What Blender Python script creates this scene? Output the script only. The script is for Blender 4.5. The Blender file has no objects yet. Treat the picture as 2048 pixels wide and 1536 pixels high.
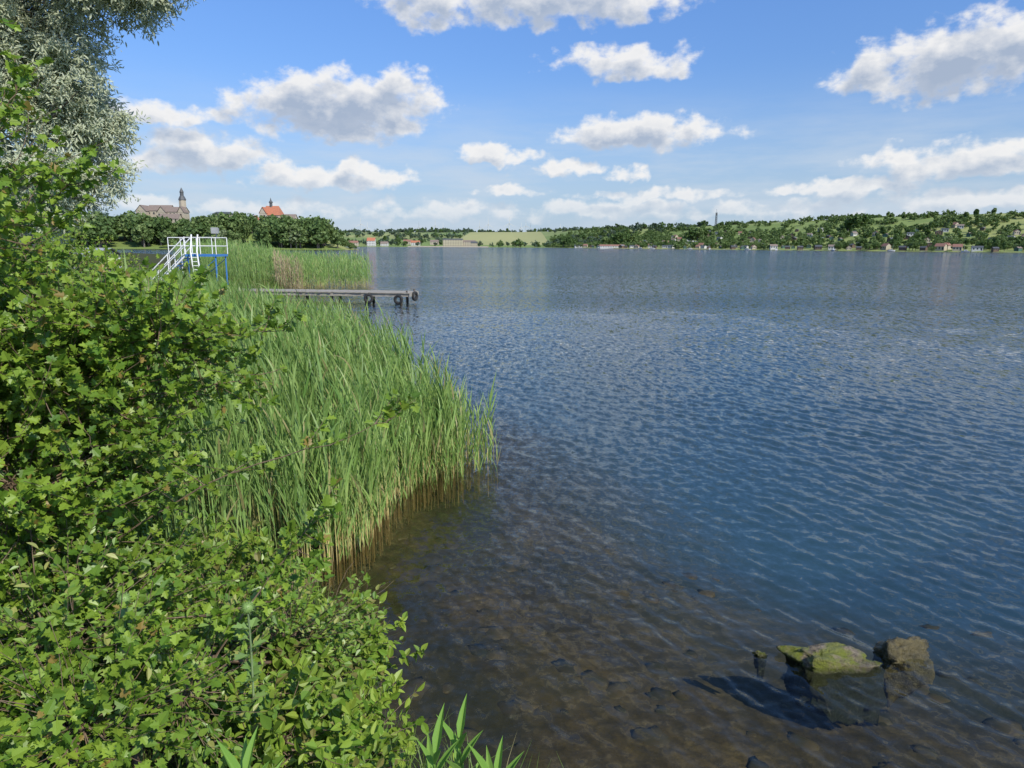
import bpy, math, numpy as np
from mathutils import Vector, Matrix, noise as mnoise
rng=np.random.default_rng(7)
scene=bpy.context.scene
coll=scene.collection
# ------------------------------------------------------------------ helpers
class Acc:
    def __init__(s): s.V=[];s.F=[];s.n=0
    def add(s,V,F,mat=0):
        V=np.asarray(V,float); F=np.asarray(F,int)
        s.V.append(V); s.F.append((F+s.n,mat)); s.n+=len(V)
    def mesh(s,name,mats,smooth=False):
        V=np.concatenate(s.V); me=bpy.data.meshes.new(name)
        me.vertices.add(len(V)); me.vertices.foreach_set('co',V.ravel())
        nl=sum(f.size for f,_ in s.F); npoly=sum(len(f) for f,_ in s.F)
        me.loops.add(nl); me.loops.foreach_set('vertex_index',np.concatenate([f.ravel() for f,_ in s.F]))
        me.polygons.add(npoly)
        tot=np.concatenate([np.full(len(f),f.shape[1]) for f,_ in s.F])
        st=np.concatenate([[0],np.cumsum(tot)[:-1]])
        me.polygons.foreach_set('loop_start',st.astype(np.int32))
        me.polygons.foreach_set('material_index',np.concatenate([np.full(len(f),m) for f,m in s.F]).astype(np.int32))
        me.polygons.foreach_set('use_smooth',np.full(npoly,bool(smooth)))
        for m in mats: me.materials.append(m)
        me.update(calc_edges=True); me.validate()
        return me
    def obj(s,name,mats,smooth=False,parent=None,**props):
        o=bpy.data.objects.new(name,s.mesh(name,mats,smooth)); coll.objects.link(o)
        if parent: o.parent=parent
        for k,v in props.items(): o[k]=v
        return o
def empty(name,loc=(0,0,0),**props):
    o=bpy.data.objects.new(name,None); coll.objects.link(o); o.location=loc; o.empty_display_size=.2
    for k,v in props.items(): o[k]=v
    return o
BF=np.array([[0,1,3,2],[4,6,7,5],[0,4,5,1],[2,3,7,6],[0,2,6,4],[1,5,7,3]])
def box(acc,c,s,mat=0,rz=0,R=None):
    v=np.array([[x,y,z] for x in(-.5,.5) for y in(-.5,.5) for z in(-.5,.5)])*np.array(s)
    if R is None:
        ca,sa=math.cos(rz),math.sin(rz); R=np.array([[ca,-sa,0],[sa,ca,0],[0,0,1]])
    acc.add(v@R.T+np.array(c),BF,mat)
def tube(acc,P,rad,sides=6,mat=0,cap=True):
    P=np.asarray(P,float); n=len(P); rad=np.broadcast_to(rad,(n,))
    T=np.gradient(P,axis=0); T/=np.linalg.norm(T,axis=1)[:,None]+1e-9
    a=np.array([.31,.23,.92]) if abs(T[0,2])<.9 else np.array([1,.1,0.])
    U=np.cross(T,a); U/=np.linalg.norm(U,axis=1)[:,None]+1e-9; W=np.cross(T,U)
    an=np.linspace(0,2*np.pi,sides,endpoint=False)
    V=(P[:,None]+rad[:,None,None]*(np.cos(an)[None,:,None]*U[:,None]+np.sin(an)[None,:,None]*W[:,None])).reshape(-1,3)
    i=np.arange(n-1)[:,None]*sides; j=np.arange(sides)[None]; k=(j+1)%sides
    F=np.stack([i+j,i+k,i+sides+k,i+sides+j],-1).reshape(-1,4)
    b0=acc.n; acc.add(V,F,mat)
    if cap:
        acc.F.append((np.arange(sides)[None]+b0+len(V)-sides,mat)); acc.F.append((np.arange(sides)[::-1][None]+b0,mat))
def norm(a): return a/(np.linalg.norm(a,axis=-1,keepdims=True)+1e-9)
def frames(d,n):
    d=norm(d); s=norm(np.cross(d,n)); n2=np.cross(s,d)
    return np.stack([s,d,n2],-1)
def inst(acc,T,Fs,P,R,S,mat=0):
    M=len(P); n=len(T)
    V=np.einsum('mij,nj->mni',R,T)*np.asarray(S)[:,None,None]+P[:,None]
    base=acc.n; acc.V.append(V.reshape(-1,3)); acc.n+=M*n
    off=(np.arange(M)*n)[:,None,None]+base
    if not isinstance(Fs,list): Fs=[(Fs,mat)]
    for F,m in Fs: acc.F.append(((F[None]+off).reshape(-1,F.shape[1]),m))
def rotz(a):
    c,s=np.cos(a),np.sin(a); z=np.zeros_like(c); o=np.ones_like(c)
    return np.stack([np.stack([c,-s,z],-1),np.stack([s,c,z],-1),np.stack([z,z,o],-1)],-2)
# ------------------------------------------------------------------ node helper
class NT:
    def __init__(s,tree): s.t=tree
    def n(s,typ,**kw):
        nd=s.t.nodes.new(typ)
        for k,v in kw.items(): setattr(nd,k,v)
        return nd
    def l(s,a,b): s.t.links.new(a,b)
    def inp(s,sock,v):
        if isinstance(v,bpy.types.NodeSocket): s.l(v,sock)
        elif v is not None: sock.default_value=v
    def math(s,op,a,b=None,c=None,clamp=False):
        nd=s.n('ShaderNodeMath',operation=op,use_clamp=clamp)
        s.inp(nd.inputs[0],a)
        if b is not None: s.inp(nd.inputs[1],b)
        if c is not None: s.inp(nd.inputs[2],c)
        return nd.outputs[0]
    def vm(s,op,a,b=None,c=None):
        nd=s.n('ShaderNodeVectorMath',operation=op)
        s.inp(nd.inputs[0],a)
        if b is not None: s.inp(nd.inputs['Scale'] if op=='SCALE' else nd.inputs[1],b)
        if c is not None: s.inp(nd.inputs[2],c)
        return nd.outputs['Value'] if op in('LENGTH','DOT_PRODUCT') else nd.outputs[0]
    def noise(s,vec,scale,detail=4,rough=.55,dist=0,color=False,dim='3D'):
        nd=s.n('ShaderNodeTexNoise',noise_dimensions=dim); nd.inputs['Scale'].default_value=scale; nd.inputs['Detail'].default_value=detail
        nd.inputs['Roughness'].default_value=rough; nd.inputs['Distortion'].default_value=dist
        if vec is not None: s.l(vec,nd.inputs['Vector'])
        return nd.outputs['Color' if color else 'Fac']
    def mr(s,v,a,b,c=0,d=1,smooth=False):
        nd=s.n('ShaderNodeMapRange'); 
        if smooth: nd.interpolation_type='SMOOTHSTEP'
        s.inp(nd.inputs[0],v)
        for i,x in enumerate((a,b,c,d)): s.inp(nd.inputs[1+i],x)
        return nd.outputs[0]
    def mix(s,f,a,b,blend='MIX'):
        nd=s.n('ShaderNodeMix',data_type='RGBA',blend_type=blend); s.inp(nd.inputs[0],f)
        s.inp(nd.inputs[6],a if isinstance(a,bpy.types.NodeSocket) else (*a,1)); s.inp(nd.inputs[7],b if isinstance(b,bpy.types.NodeSocket) else (*b,1))
        return nd.outputs[2]
def newmat(name):
    m=bpy.data.materials.new(name); m.use_nodes=True; t=m.node_tree; t.nodes.clear(); k=NT(t)
    out=k.n('ShaderNodeOutputMaterial'); return m,k,out
def pos(k): return k.n('ShaderNodeNewGeometry').outputs['Position']
def objco(k): return k.n('ShaderNodeTexCoord').outputs['Object']
def plain(name,c1,c2=None,scale=3,rough=.7,bump=0,metal=0,spec=.4,world=False):
    m,k,out=newmat(name); c2=c2 or tuple(x*.7 for x in c1)
    co=pos(k) if world else objco(k)
    f=k.noise(co,scale,4,.65); p=k.n('ShaderNodeBsdfPrincipled')
    k.l(k.mix(k.mr(f,.3,.7),c1,c2),p.inputs['Base Color']); p.inputs['Roughness'].default_value=rough
    p.inputs['Metallic'].default_value=metal; p.inputs['Specular IOR Level'].default_value=spec
    if bump:
        b=k.n('ShaderNodeBump'); b.inputs['Strength'].default_value=bump; b.inputs['Distance'].default_value=.02
        k.l(k.noise(co,scale*4,6,.7),b.inputs['Height']); k.l(b.outputs[0],p.inputs['Normal'])
    k.l(p.outputs[0],out.inputs[0]); return m
def foliage(name,c1,c2,c3=None,trans=.3,rough=.45,spec=.35,clump=0,c3p=.94,cl=(.35,.65),dark=.45,tc=(.25,.36,.04)):
    m,k,out=newmat(name); g=k.n('ShaderNodeNewGeometry')
    col=k.mix(g.outputs['Random Per Island'],c1,c2)
    if c3:
        w=k.math('FRACT',k.math('MULTIPLY',g.outputs['Random Per Island'],17.3))
        col=k.mix(k.math('GREATER_THAN',w,c3p),col,c3)
    if clump:
        n=k.noise(g.outputs['Position'],clump,2); col=k.mix(k.mr(n,*cl),k.mix(dark,col,(0.01,.02,.005)),col)
    p=k.n('ShaderNodeBsdfPrincipled'); k.l(col,p.inputs['Base Color']); p.inputs['Roughness'].default_value=rough
    p.inputs['Specular IOR Level'].default_value=spec
    if trans>0:
        tr=k.n('ShaderNodeBsdfTranslucent'); k.l(k.mix(.5,col,tc) ,tr.inputs[0])
        mx=k.n('ShaderNodeMixShader'); mx.inputs[0].default_value=trans
        k.l(p.outputs[0],mx.inputs[1]); k.l(tr.outputs[0],mx.inputs[2]); k.l(mx.outputs[0],out.inputs[0])
    else: k.l(p.outputs[0],out.inputs[0])
    return m
# ------------------------------------------------------------------ lake outline, terrain
L=np.array([(400,-60),(60,-25),(10,0),(3,1.9),(.2,3.0),(-.9,3.7),(-.95,4.5),(-1.4,5.1),(-2.0,5.8),(-2.4,7),(-2.7,9),(-3.6,12),
(-5.6,16),(-8.8,21),(-11,28),(-12.8,34),(-13.8,38),(-14.5,43),(-16,49),(-19,56),(-27,75),(-46,110),(-75,160),(-130,220),(-260,300),(-330,390),
(-250,425),(-150,432),(-112,440),(-100,455),(-112,490),(-150,600),(-300,800),(-360,1100),(-330,1290),(-240,1310),(-100,1290),(50,1290),
(100,1150),(145,1000),(216,820),(300,640),(383,520),(520,440),(800,380),(1500,200),(1500,-60)],float)
def sdist(x,y):
    x=np.asarray(x,float); y=np.asarray(y,float); d2=np.full(x.shape,1e18); ins=np.zeros(x.shape,bool)
    for i in range(len(L)):
        ax,ay=L[i]; bx,by=L[(i+1)%len(L)]; ex,ey=bx-ax,by-ay
        t=np.clip(((x-ax)*ex+(y-ay)*ey)/(ex*ex+ey*ey),0,1)
        d2=np.minimum(d2,(x-ax-t*ex)**2+(y-ay-t*ey)**2)
        if ay!=by:
            c=((ay>y)!=(by>y))&(x<ex*(y-ay)/ey+ax); ins^=c
    return np.where(ins,1,-1)*np.sqrt(d2)
def sst(t): t=np.clip(t,0,1); return t*t*(3-2*t)
def height(x,y):
    x=np.asarray(x,float); y=np.asarray(y,float); s=sdist(x,y); d=np.maximum(-s,0)
    lake=-(0.14+.16*np.minimum(s,3.5)+.26*np.clip(s-3.5,0,14))
    wob=.05*np.sin(x*2.1+y*1.3)+.05*np.sin(x*1.1-y*2.7)
    A=1.45-1.05*sst((y-4)/4.)+.3*sst((y-28)/8.)
    land=A*(1-np.exp(-d/1.7))+wob*np.clip(d,0,1)
    hill=15*np.exp(-((x+210)/95)**2-((y-505)/45)**2)*sst(d/25)
    far=sst(x/220.)
    Ls=1000*(1-far)+360*far
    wx=.5+.5*np.sin(x*.004+1)*np.sin(y*.003)
    fh=np.where((y>600)|(x>250),(40+8*wx)*sst(d/Ls),0)
    fh=fh*sst((y+x*.7-300)/400)
    return np.where(s>0,lake,land+hill+fh)
def H(x,y): return float(height(np.array([x]),np.array([y]))[0])
def sp(lo,hi,n,a):
    t=np.linspace(math.asinh(lo/a),math.asinh(hi/a),n); return np.sinh(t)*a
xs=sp(-6500,6500,560,1.3)-1.5; ys=np.concatenate([-np.geomspace(60,.6,18)+1,sp(.5,9500,600,4.)])
ys=np.unique(ys)
X,Y=np.meshgrid(xs,ys); Z=height(X.ravel(),Y.ravel())
def gridF(ny,nx):
    i=np.arange(ny-1)[:,None]*nx; j=np.arange(nx-1)[None]
    return np.stack([i+j,i+j+1,i+nx+j+1,i+nx+j],-1).reshape(-1,4)
m_ground,k,out=newmat('ground_material')
P=pos(k); sx=k.n('ShaderNodeSeparateXYZ'); k.l(P,sx.inputs[0]); z=sx.outputs[2]; yy=sx.outputs[1]; xx=sx.outputs[0]
n1=k.noise(P,1.0,3,.5,dim='2D'); n2=k.noise(P,6,5,.7,dim='2D'); n3=k.noise(P,5,5,.65,dim='2D')
vo=k.n('ShaderNodeTexVoronoi',voronoi_dimensions='2D'); vo.inputs['Scale'].default_value=9; k.l(k.vm('ADD',P,k.vm('SCALE',k.noise(P,5,4,color=True,dim='2D'),.4)),vo.inputs['Vector'])
vsc=k.n('ShaderNodeSeparateColor'); k.l(vo.outputs['Color'],vsc.inputs[0])
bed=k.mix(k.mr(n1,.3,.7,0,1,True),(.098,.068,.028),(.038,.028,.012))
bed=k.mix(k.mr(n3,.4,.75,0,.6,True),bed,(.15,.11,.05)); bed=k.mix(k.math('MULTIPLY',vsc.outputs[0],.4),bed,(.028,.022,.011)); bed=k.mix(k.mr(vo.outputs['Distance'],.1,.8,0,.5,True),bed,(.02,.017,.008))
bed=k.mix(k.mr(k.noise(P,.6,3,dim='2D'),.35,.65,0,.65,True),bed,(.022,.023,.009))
deep=k.mr(z,-.28,-1.6,0,1,True); bed=k.mix(deep,bed,(.027,.066,.112))  # light lost in deep water and its blue body tint, painted onto the bed
soil=k.mix(k.mr(n2,.4,.6),(.05,.075,.02),(.07,.055,.03))
fv=k.n('ShaderNodeTexVoronoi',voronoi_dimensions='2D'); fv.inputs['Scale'].default_value=.0045; fv.inputs['Randomness'].default_value=.8
k.l(P,fv.inputs['Vector']); fs=k.n('ShaderNodeSeparateColor'); k.l(fv.outputs['Color'],fs.inputs[0])
fld=k.mix(fs.outputs[0],(.18,.25,.07),(.31,.32,.12)); fld=k.mix(k.mr(fs.outputs[1],.55,.6),fld,(.18,.24,.07))
fld=k.mix(k.mr(k.noise(P,.03,4,dim='2D'),.4,.65,0,.35),fld,(.10,.15,.05))
land=k.mix(k.mr(yy,200,400),soil,fld); land=k.mix(k.mr(yy,1300,5000,0,.5),land,(.22,.28,.3))  # second mix paints distance haze into the far land colour
ex=k.math('DIVIDE',k.math('ADD',xx,25),105); ey=k.math('DIVIDE',k.math('SUBTRACT',yy,1950),480)
inf=k.math('LESS_THAN',k.math('MAXIMUM',k.math('ABSOLUTE',ex),k.math('ABSOLUTE',ey)),1.0); land=k.mix(k.math('MULTIPLY',inf,.8),land,(.36,.35,.16))
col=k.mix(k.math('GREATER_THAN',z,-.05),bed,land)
p=k.n('ShaderNodeBsdfPrincipled'); p.inputs['Roughness'].default_value=.9; p.inputs['Specular IOR Level'].default_value=.1
k.l(col,p.inputs['Base Color']); b=k.n('ShaderNodeBump'); b.inputs['Strength'].default_value=.4; b.inputs['Distance'].default_value=.04
k.l(n2,b.inputs['Height']); k.l(b.outputs[0],p.inputs['Normal']); k.l(p.outputs[0],out.inputs[0])
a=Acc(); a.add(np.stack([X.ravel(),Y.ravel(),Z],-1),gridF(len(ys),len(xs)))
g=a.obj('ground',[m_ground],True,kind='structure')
# ------------------------------------------------------------------ water
na=1150; ang=np.radians(np.linspace(-70,62,na)); 
rr=np.concatenate([np.geomspace(1.6,62,800),np.geomspace(62,9400,100)[1:]])
A,Rr=np.meshgrid(ang,rr); WX=(np.sin(A)*Rr).ravel(); WY=(np.cos(A)*Rr).ravel(); RR=Rr.ravel()
spacing=np.maximum(RR*(ang[1]-ang[0]),RR*.0046); S=sdist(WX,WY)
h=np.zeros(len(WX)); wr=np.random.default_rng(3)
for i in range(72):
    lam=.055*(10.**(i/71.)); th=math.atan2(-.50,-.86)+wr.normal(0,.30)
    if i%6==0: th+=1.1
    kk=2*np.pi/lam; amp=.0060*lam*(.6+.8*wr.random())*(1.05 if lam<.3 else .60)
    w=np.clip((lam/spacing-2.4)/2.2,0,1)
    env=.6+.4*np.sin(WX*(.5+wr.random()*.9)+WY*(.3+wr.random()*.8)+wr.random()*6)
    ph=kk*(WX*math.cos(th)+WY*math.sin(th))+wr.random()*6.28+1.3*np.sin(WX*.6*(1+wr.random())+WY*.5+i)
    s=np.sin(ph); h+=w*amp*1.5*env*(2*((s+1)/2)**1.9-.75)
h*= .38+.62*sst(S/2.6)
patch=.8+.35*np.sin(WX*.35+WY*.5+np.sin(WY*.3))*np.sin(WY*.22-WX*.17)
h*=patch
a=Acc(); a.add(np.stack([WX,WY,h],-1),gridF(len(rr),na))
m_water,k,out=newmat('water_material'); gm=k.n('ShaderNodeNewGeometry'); P=gm.outputs['Position']
sx=k.n('ShaderNodeSeparateXYZ'); k.l(P,sx.inputs[0]); yy=sx.outputs[1]
mp=k.n('ShaderNodeMapping'); mp.inputs['Rotation'].default_value=(0,0,math.radians(-30)); mp.inputs['Scale'].default_value=(1,.35,1); k.l(P,mp.inputs[0])
def slope(vec,scale,det): 
    c=k.noise(vec,scale,det,.6,0,color=True,dim='2D'); return k.vm('SUBTRACT',c,(.5,.5,.5))
a1=k.vm('SCALE',slope(mp.outputs[0],8,3),k.mr(yy,3,35,.22,1.0))
a2=k.vm('SCALE',slope(mp.outputs[0],2.5,3),k.mr(yy,6,60,.05,.75))
a3=k.vm('SCALE',slope(P,18,2),k.mr(yy,3,9,.20,.30))
gust=k.n('ShaderNodeMapping'); gust.inputs['Scale'].default_value=(.02,.055,1); k.l(P,gust.inputs[0])
gn=k.mr(k.noise(gust.outputs[0],1,4,.6,1,dim='2D'),.3,.7,.65,1.3)
sm=k.vm('SCALE',k.vm('ADD',k.vm('ADD',a1,a2),a3),gn)
sm=k.vm('MULTIPLY',sm,(1,1,0)); N=k.vm('NORMALIZE',k.vm('ADD',gm.outputs['Normal'],sm))
gl=k.n('ShaderNodeBsdfGlossy'); gl.inputs['Roughness'].default_value=.045; k.l(N,gl.inputs['Normal'])
tr=k.n('ShaderNodeBsdfTransparent'); tr.inputs[0].default_value=(.86,.88,.80,1)
# same Fresnel from above and below the unrefracted surface, so daylight reaches the lake bed
fr=k.n('ShaderNodeFresnel'); k.l(k.mr(gm.outputs['Backfacing'],0,1,1.38,1/1.38),fr.inputs['IOR']); k.l(N,fr.inputs['Normal'])
mx=k.n('ShaderNodeMixShader'); k.l(fr.outputs[0],mx.inputs[0]); k.l(tr.outputs[0],mx.inputs[1]); k.l(gl.outputs[0],mx.inputs[2]); k.l(mx.outputs[0],out.inputs[0])
water=a.obj('water',[m_water],True,kind='structure')
# ------------------------------------------------------------------ world
w=bpy.data.worlds.new('World'); scene.world=w; w.use_nodes=True; w.node_tree.nodes.clear(); k=NT(w.node_tree)
try: w.cycles.sampling_method='MANUAL'; w.cycles.sample_map_resolution=256
except Exception as ex_: print(ex_)
SUNEL,SUNAZ=42,138
out=k.n('ShaderNodeOutputWorld'); bg=k.n('ShaderNodeBackground'); bg.inputs[1].default_value=.1
sky=k.n('ShaderNodeTexSky',sky_type='NISHITA'); sky.sun_disc=False; sky.sun_elevation=math.radians(SUNEL); sky.sun_rotation=math.radians(SUNAZ)
sky.air_density=1.0; sky.dust_density=.6; sky.ozone_density=2.5
clouds=[(3.8,17.8,10.5,2.6,-.1),(-6.5,17.2,5.5,2.2,.1),(8.4,13.4,6,1.7,.12),(-14,9.7,7.4,3.0,-.15),(-10.0,10.8,4.5,2.6,-.1),(-1.2,7.0,4.0,1.0,0),(10.2,8.4,7.4,1.7,-.05),
(3.4,6.0,3.2,.9,0),(9.2,5.5,2.0,.9,.1),(30.5,11.6,6.6,2.8,-.1),(34,12.6,5,2.6,-.1),(32.5,5.6,7,1.6,-.1),(24.8,4.2,6.2,.9,0),(33,3.2,8,1.0,0),(12,3.9,7,.7,.2),
(0,4.3,4,.7,.25),(-17.7,5.0,4.0,1.5,-.05),(-11.5,5.1,3.5,1.4,-.05),(-24,6.2,6,1.9,0),(-26,8.8,7,1.4,.3),(0,2.6,60,1.2,.4),
(8,31,13,4,.25),(40,29,11,4,.25),(-25,36,12,5,.3),(-52,14,12,3,.1)]  # this row: unseen clouds outside the view, added for the lake reflections
gt=bpy.data.node_groups.new('cloud_density','ShaderNodeTree')
gt.interface.new_socket('P',in_out='INPUT',socket_type='NodeSocketVector'); gt.interface.new_socket('D',in_out='OUTPUT',socket_type='NodeSocketFloat')
q=NT(gt); gi=q.n('NodeGroupInput'); go=q.n('NodeGroupOutput'); Pc=gi.outputs[0]
wn=q.noise(Pc,.4,3,.55,color=True,dim='2D'); Pd=q.vm('ADD',Pc,q.vm('MULTIPLY',q.vm('SUBTRACT',wn,(.5,.5,.5)),(3.2,1.8,0)))
cur=None
for (az,el,cw,ch,off) in clouds:
    v=q.vm('MULTIPLY_ADD',Pd,(1/cw,1/ch,0),(-az/cw,-el/ch,0)); s=q.n('ShaderNodeSeparateXYZ'); q.l(v,s.inputs[0])
    dy=q.math('MAXIMUM',s.outputs[1],q.math('MULTIPLY',s.outputs[1],-1.5))
    qq=q.math('MULTIPLY_ADD',s.outputs[0],s.outputs[0],q.math('MULTIPLY_ADD',dy,dy,off))
    cur=qq if cur is None else q.math('MINIMUM',cur,qq)
shape=q.math('SUBTRACT',1.0,q.math('MINIMUM',cur,2.2))
Ps=q.vm('MULTIPLY',Pc,(1,1.5,1))
nz=q.noise(Ps,.34,9,.57,dim='2D'); vo=q.n('ShaderNodeTexVoronoi',voronoi_dimensions='2D'); vo.inputs['Scale'].default_value=.7
q.l(q.vm('ADD',Ps,q.vm('SCALE',q.noise(Ps,1.1,4,color=True,dim='2D'),1.3)),vo.inputs['Vector'])
d=q.math('MULTIPLY_ADD',q.math('SUBTRACT',nz,.5),2.3,q.math('MULTIPLY',shape,.80))
d=q.math('ADD',d,q.math('MULTIPLY',q.math('SUBTRACT',.42,vo.outputs['Distance']),.28))
q.l(d,go.inputs[0])
tc=k.n('ShaderNodeTexCoord'); dn=k.vm('NORMALIZE',tc.outputs['Generated']); sx=k.n('ShaderNodeSeparateXYZ'); k.l(dn,sx.inputs[0])
az=k.math('MULTIPLY',k.math('ARCTAN2',sx.outputs[0],sx.outputs[1]),57.2958); el=k.math('MULTIPLY',k.math('ARCSINE',sx.outputs[2]),57.2958)
cb=k.n('ShaderNodeCombineXYZ'); k.l(az,cb.inputs[0]); k.l(el,cb.inputs[1]); PP=cb.outputs[0]
def dens(off):
    gnd=k.n('ShaderNodeGroup'); gnd.node_tree=gt; k.l(k.vm('ADD',PP,off) if off else PP,gnd.inputs[0]); return gnd.outputs[0]
D0=dens(None); D1=dens((.5,1.15,0))
alpha=k.mr(D0,-.10,.62,0,1,True)
alpha=k.math('MULTIPLY',alpha,k.mr(el,0,5,.15,.97))
vm_=k.n('ShaderNodeMapping'); vm_.inputs['Scale'].default_value=(.09,.5,1); k.l(PP,vm_.inputs[0])
veil=k.math('MULTIPLY',k.mr(k.noise(vm_.outputs[0],1,5,.6,dim='2D'),.38,.68,0,.6),k.mr(el,13,3,0,1,True))
sh=k.math('ADD',k.mr(D1,-.1,.85,0,.85),k.mr(D0,.4,1.3,0,.25),clamp=True)
lo=k.mix(k.mr(el,2,9),(5.0,5.9,7.1),(3.9,4.7,6.1))
cc=k.mix(sh,(9.3,9.2,9.1),lo)
skyc=k.vm('MULTIPLY',sky.outputs[0],k.mix(k.mr(el,0,26),(.78,.90,1.14),(1.08,1.5,2.08)))
skyc=k.mix(k.mr(el,14,0,0,.75,True),skyc,(4.7,6.0,7.6))
skyc=k.mix(veil,skyc,(6.2,7.0,8.0))
k.l(k.mix(alpha,skyc,cc),bg.inputs[0]); k.l(bg.outputs[0],out.inputs[0])
sl=bpy.data.lights.new('sun','SUN'); sl.energy=5.0; sl.angle=math.radians(.53); sl.color=(1,.94,.80)
so=bpy.data.objects.new('sun',sl); coll.objects.link(so)
e,az_=math.radians(SUNEL),math.radians(SUNAZ); sd=Vector((math.sin(az_)*math.cos(e),math.cos(az_)*math.cos(e),math.sin(e)))
so.rotation_euler=sd.to_track_quat('Z','Y').to_euler(); so.location=(5,-5,20)
SD=np.array(sd)
# ------------------------------------------------------------------ camera
cam=bpy.data.cameras.new('camera'); cam.lens=24; cam.sensor_width=36; cam.clip_end=20000; cam.clip_start=.05
co=bpy.data.objects.new('camera',cam); coll.objects.link(co)
co.matrix_world=Matrix.Translation((0,0,3))@Matrix.Rotation(math.radians(90-11.45),4,'X')@Matrix.Rotation(math.radians(.3),4,'Z'); scene.camera=co
scene.view_settings.view_transform='Standard'
# ------------------------------------------------------------------ materials
m_haw=foliage('hawthorn_leaf',(.095,.20,.022),(.28,.40,.048),(.30,.22,.06),trans=.36,rough=.42,spec=.4,c3p=.97,clump=1.6,cl=(.36,.52),dark=.22)
m_bram=foliage('bramble_leaf',(.10,.20,.03),(.24,.36,.06),(.36,.38,.12),trans=.32,rough=.38,spec=.45,c3p=.9)
m_young=foliage('elder_leaf',(.14,.27,.03),(.31,.41,.06),(.24,.22,.07),trans=.35,clump=3,cl=(.35,.55),dark=.35)
m_lance=foliage('lance_leaf',(.18,.34,.06),(.24,.40,.09),trans=.3)
m_reed=foliage('reed_leaf',(.13,.25,.055),(.30,.42,.12),(.38,.34,.15),trans=.35,rough=.45,spec=.4,clump=.9,cl=(.3,.5),dark=.25)
m_reed2=foliage('reed_leaf_pale',(.20,.34,.08),(.34,.46,.14),(.38,.33,.16),trans=.35)
m_dry=foliage('dry_reed',(.33,.26,.15),(.42,.34,.21),trans=.15)
m_silver=foliage('silver_leaf',(.46,.50,.34),(.62,.66,.50),(.70,.72,.58),trans=.38,rough=.6,spec=.15,tc=(.5,.56,.33))
m_grass=foliage('grass_blade',(.09,.17,.03),(.20,.30,.06),(.30,.27,.13),trans=.3)
m_twig=plain('twig_bark',(.18,.12,.08),(.12,.09,.06),30,.7)
m_bark=plain('tree_bark',(.20,.17,.14),(.11,.095,.08),6,.9,.6)
m_stem,k,out=newmat('reed_stem'); s=k.n('ShaderNodeSeparateXYZ'); k.l(pos(k),s.inputs[0]); gg=k.n('ShaderNodeNewGeometry')
c=k.mix(k.mr(s.outputs[2],.25,.75),k.mix(gg.outputs['Random Per Island'],(.54,.44,.19),(.38,.32,.12)),(.2,.32,.09)); c=k.mix(k.mr(s.outputs[2],.10,-.02),c,(.16,.11,.04))
p=k.n('ShaderNodeBsdfPrincipled'); k.l(c,p.inputs['Base Color']); p.inputs['Roughness'].default_value=.5; k.l(p.outputs[0],out.inputs[0])
m_ftree=[foliage('far_crown_dark',(.068,.12,.04),(.12,.185,.058),trans=.2,clump=.35,spec=.12,dark=.15),
         foliage('far_crown_mid',(.105,.165,.057),(.185,.25,.088),trans=.2,clump=.35,spec=.12,dark=.15),
         foliage('far_crown_pale',(.17,.22,.11),(.25,.30,.16),trans=.2,clump=.4,spec=.12,dark=.15)]
m_haze=foliage('hazy_crown',(.095,.145,.10),(.135,.185,.125),trans=.1,clump=.05,spec=.1)  # aerial haze put into the bluish leaf colour of distant trees
# ------------------------------------------------------------------ leaf templates
def halfleaf(pts,fold=.25,droop=.15):
    pts=np.array(pts,float); n=len(pts)
    def zed(x,y): return abs(x)*fold-droop*y*y
    Rt=np.array([[x,y,zed(x,y)] for x,y in pts]); Lf=Rt*np.array([-1,1,1])
    V=np.concatenate([Rt,Lf[1:-1]])
    f1=np.arange(n); f2=np.concatenate([[0],np.arange(n,2*n-2),[n-1]])[::-1]
    return V,[np.array([f1]),np.array([f2])]
haw=halfleaf([(0,0),(.04,.22),(.22,.26),(.44,.36),(.24,.46),(.27,.56),(.42,.70),(.19,.73),(.17,.87),(.0,1.0)])
ova=halfleaf([(0,0),(.14,.14),(.26,.36),(.24,.6),(.12,.84),(0,1)],.3,.25)
nar=halfleaf([(0,0),(.12,.25),(.12,.65),(0,1)],.2,.3)
lan=halfleaf([(0,0),(.05,.1),(.10,.35),(.08,.6),(.04,.82),(0,1)],.5,.22)
def put_leaves(acc,tpl,Pn,D,Nn,Sz,mat):
    V,Fs=tpl; R=frames(D,Nn); inst(acc,V,[(f,mat) for f in Fs],Pn,R,Sz)
def shoot(P0,d,Ln,n=6,up=.15,rg=rng,wob=.12):
    pts=[P0]; d=d/np.linalg.norm(d)
    for i in range(n-1):
        d=d+rg.normal(0,wob,3)+np.array([0,0,up/n]); d/=np.linalg.norm(d); pts.append(pts[-1]+d*Ln/(n-1))
    return np.array(pts)
def leaves_on(path,count,rg,bias=np.array([0,0,1.]),sunb=.7):
    t=np.sort(rg.random(count))**.8*(len(path)-1.001); i=t.astype(int); f=(t-i)[:,None]
    P=path[i]*(1-f)+path[i+1]*f; T=norm(path[i+1]-path[i])
    rd=norm(rg.normal(0,1,(count,3))); D=norm(T*.5+rd*.9+np.array([0,0,.1])); N=norm(bias*.7+rg.normal(0,.6,(count,3))+SD*sunb)
    return P,D,N
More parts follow.
